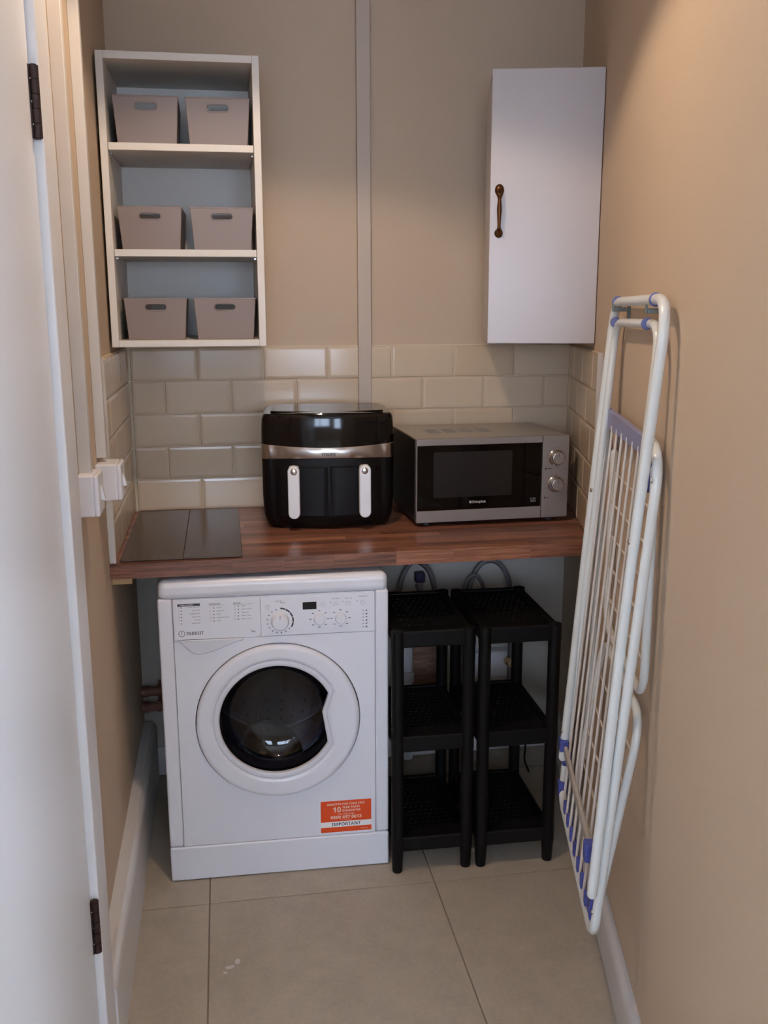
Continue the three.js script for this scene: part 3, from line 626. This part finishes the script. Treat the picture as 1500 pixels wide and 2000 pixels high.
// ---------------------------------------------------------------- things behind and below the worktop
{
  const h = (label, pts, r, m = M.hose) => { const t = thing('water_hose', label, 'hose', [0, 0, 0], 0, 'flexible hoses behind the shelf units'); mesh('hose', tube(pts, r, 60, 10), m, t); };
  h('grey flexible hose arching above the left shelf unit', [[.815, .2, .05], [.818, .5, .055], [.834, .66, .06], [.872, .715, .065], [.915, .69, .06], [.945, .61, .055], [.96, .45, .05], [.962, .2, .04]], .0085);
  h('grey flexible hose in the larger arch above the right shelf unit', [[1.05, .2, .05], [1.056, .5, .055], [1.066, .63, .06], [1.1, .695, .06], [1.145, .702, .06], [1.185, .66, .06], [1.205, .58, .055], [1.21, .2, .05]], .0085);
  h('grey flexible hose in the smaller arch above the right shelf unit', [[1.03, .2, .085], [1.034, .55, .085], [1.044, .645, .09], [1.068, .667, .09], [1.094, .64, .09], [1.106, .56, .085], [1.11, .2, .08]], .007);
  const v = thing('water_valve', 'dark blue valve on the back wall between hose ends', 'valve', [.897, .6, .0]);
  mesh('valve_body', [cyl(.011, .011, .05, 0, .02, .035), cyl(.008, .008, .045, 0, .01, .015, 'z')], M.grey, v); mesh('valve_cap', bx(-.016, .016, .035, .068, .02, .05, .004), phy({ color: 0x2b2a4a, roughness: .5 }), v);
  const s = thing('wall_socket', 'white wall socket low on the back wall behind the right shelf unit', 'socket', [1.165, .33, -.004]);
  mesh('socket_box', bx(-.075, .073, -.045, .045, 0, .035, .006, 3), M.white, s); mesh('socket_plate', bx(-.076, .074, -.046, .046, .035, .043, .004), M.white, s);
  const pg = mesh('plug', [lathe([[0, .04], [.012, .038], [.016, .02], [.018, 0]], 24).rotateX(Math.PI / 2).translate(.045, .01, .043)], M.pine, s); mesh('plug_hole', cyl(.007, .007, .002, .034, .01, .072, 'z', 16), M.holes, pg);
  const c = thing('power_cable', 'thin black cable hanging behind the right shelf unit', 'cable'); mesh('cable', tube([[1.235, .31, .03], [1.262, .2, .06], [1.27, .1, .07], [1.262, .04, .09], [1.25, .012, .12], [1.24, .006, .2]], .0035, 50, 8), M.blackMatt, c);
  const b = thing('timber_board', 'bare brown timber board fixed low on the back wall behind the left shelf unit', 'board', [.925, 0, -.004]);
  mesh('board', bx(-.045, .075, .1, .56, 0, .018), M.boardBrown, b);
  const w = thing('waste_pipe', 'white plastic waste pipe standing against the back wall beside the brown board', 'pipe', [.858, 0, .022]);
  mesh('pipe', [cyl(.02, .02, .56, 0, .28, 0), cyl(.024, .024, .04, 0, .3, 0)], M.whiteSoft, w);
  for (const [y, l] of [[.315, 'upper brown pipe running along the back wall left of the washing machine'], [.262, 'lower brown pipe running along the back wall left of the washing machine']]) { const p = thing('water_pipe', l, 'pipe', [-.02, y, .05], 0, 'brown water pipes'); mesh('pipe', [cyl(.0145, .0145, .16, .08, 0, 0, 'x'), cyl(.018, .018, .02, .012, 0, 0, 'x')], M.pipe, p); mesh('pipe_clip', [bx(.05, .06, -.018, .018, -.055, .004, .002)], M.pipe, p); }
}

// ---------------------------------------------------------------- folded drying rack hanging on the right wall (local x = -distance from wall, z = along it)
{
  const t = thing('drying_rack', 'folded white clothes drying rack with blue clips hanging on the right wall', 'drying rack', [RW, 0, 0], -T);
  const dk = (y) => -(.02 + (1.29 - y) * .078), ab = (y) => -(.024 + (1.545 - y) * .074);
  const Lg = (u, y) => [dk(y), y, u], Hd = (u, y) => [ab(y), y, u];
  // leg frame: closed loop, rounded foot
  mesh('leg_frame', polyTube([Lg(1.0, 1.282), Lg(.925, 1.28), Lg(.925, .293), Lg(1.502, .293), Lg(1.502, 1.283), Lg(1.42, 1.285)], [.03, .06, .045, .085], .0098), M.rackWhite, t);
  // handle frame and its twin
  const f1 = mesh('handle_frame', polyTube([Hd(.985, .43), Hd(.953, 1.2), Hd(.955, 1.542), Hd(1.503, 1.548), Hd(1.482, 1.0), Hd(1.522, .405)], [.2, .07, .075, .2], .0102), M.rackWhite, t);
  const f2 = mesh('inner_frame', polyTube([Hd(.975, .47).map((v, i) => i ? v : v + .012), Hd(.967, 1.497).map((v, i) => i ? v : v + .006), Hd(1.443, 1.503).map((v, i) => i ? v : v + .006), Hd(1.425, 1.0).map((v, i) => i ? v : v + .012), Hd(1.465, .455).map((v, i) => i ? v : v + .012)], [.06, .07, .2], .0088), M.rackWhite, t);
  const cap = (fr, u, y, r) => mesh('collar', [new THREE.TorusGeometry(r - .001, .0026, 8, 20).translate(ab(y), y, u), cyl(r - .0006, r - .0006, .007, ab(y), y, u, 'z', 16)], M.blueDull, fr);
  cap(f1, .988, 1.5425, .0118); cap(f1, 1.4, 1.5465, .0118); cap(f2, .99, 1.4975, .0105); cap(f2, 1.348, 1.502, .0105);
  // deck: top strip, wires, cross bar
  const strip = new THREE.Shape(); strip.moveTo(.955, 1.3); strip.lineTo(1.44, 1.292); strip.quadraticCurveTo(1.452, 1.29, 1.45, 1.272); strip.lineTo(1.44, 1.255); strip.lineTo(.955, 1.255); strip.quadraticCurveTo(.945, 1.28, .955, 1.3);
  mesh('top_strip', plate(strip, .008, .002, 2).rotateY(-Math.PI / 2).translate(-.022, 0, 0), M.bluePale, t).userData.label = 'pale blue plastic strip';
  for (let i = 0; i < 7; i++) mesh('deck_wire', rod([-.03, 1.268, .970 + i * .0635], [dk(.3) - .006, .3, 1.006 + i * .0622], .0032, 8), M.wire, t);
  for (let i = 0; i < 7; i++) mesh('wire_clip', bx(dk(.318) - .01, dk(.318) + .004, .306, .338, 1.028 + i * .0622, 1.046 + i * .0622, .003), M.blue, t);
  mesh('cross_bar', bx(-.004, .004, -.011, .011, 0, .44, .002).translate(0, 0, 0).rotateX(.02).translate(ab(.46), .465, 1.02), M.greyBar, t);
  for (const [u, y, a, b, p] of [[.985, .465, .034, .03, ab], [.932, .405, .03, .04, dk], [1.45, .455, .03, .04, ab], [1.468, .345, .04, .05, dk], [1.437, 1.222, .02, .055, dk], [.945, 1.222, .03, .05, dk], [.93, .318, .03, .04, dk]]) mesh('joint_clip', bx(p(y) - .012, p(y) + .01, y - b / 2, y + b / 2, u - a / 2, u + a / 2, .004), M.blue, t);
  for (const [u, y, p] of [[.992, 1.112, ab], [1.488, 1.11, ab], [1.503, 1.228, dk], [1.503, .352, dk], [.985, .5, ab]]) mesh('rivet', [new THREE.SphereGeometry(.0052, 14, 8).scale(.6, 1, 1).translate(p(y) - .0095, y, u)], M.chrome, t);
  // deck side rail, and the two folded wings with their cross wires
  mesh('side_rail', polyTube([[-.03, 1.25, .957], [-.036, .9, .955], [-.045, .42, .955]], .02, .0085), M.rackWhite, t);
  mesh('wing_frame', polyTube([[-.016, 1.2, .99], [-.016, .785, .99], [-.016, .785, 1.452], [-.018, 1.24, 1.45]], .07, .0088), M.rackWhite, t);
  mesh('wing_frame', polyTube([[-.07, .36, .99], [-.018, .748, .99], [-.018, .748, 1.455], [-.08, .34, 1.445]], .075, .0088), M.rackWhite, t);
  for (let i = 0; i < 5; i++) mesh('wing_wire', rod([-.018, .86 + i * .075, .99], [-.018, .86 + i * .075, 1.45], .0027, 6), M.wire, t);
  for (let i = 0; i < 5; i++) { const y = .665 - i * .077, x = -.029 - (.665 - y) * .13; mesh('wing_wire', rod([x, y, .99], [x, y, 1.45], .0027, 6), M.wire, t); }
  for (const [u, n] of [[1.01, 'far'], [1.385, 'near']]) {
    const [hx, hz] = onRight(u), k = thing('wall_hook', `dark plastic wall hook under the ${n} end of the drying rack top bar`, 'hook', [hx, 1.5, hz], -T, 'hooks that carry the drying rack');
    mesh('hook', [bx(-.005, 0, .006, .034, -.009, .009, .002), bx(-.036, -.004, .0215, .0305, -.005, .005, .002), bx(-.04, -.035, .0215, .038, -.005, .005, .002)], std({ color: 0x6e7878, roughness: .5 }), k);
  }
}
renderer.render(scene, camera);
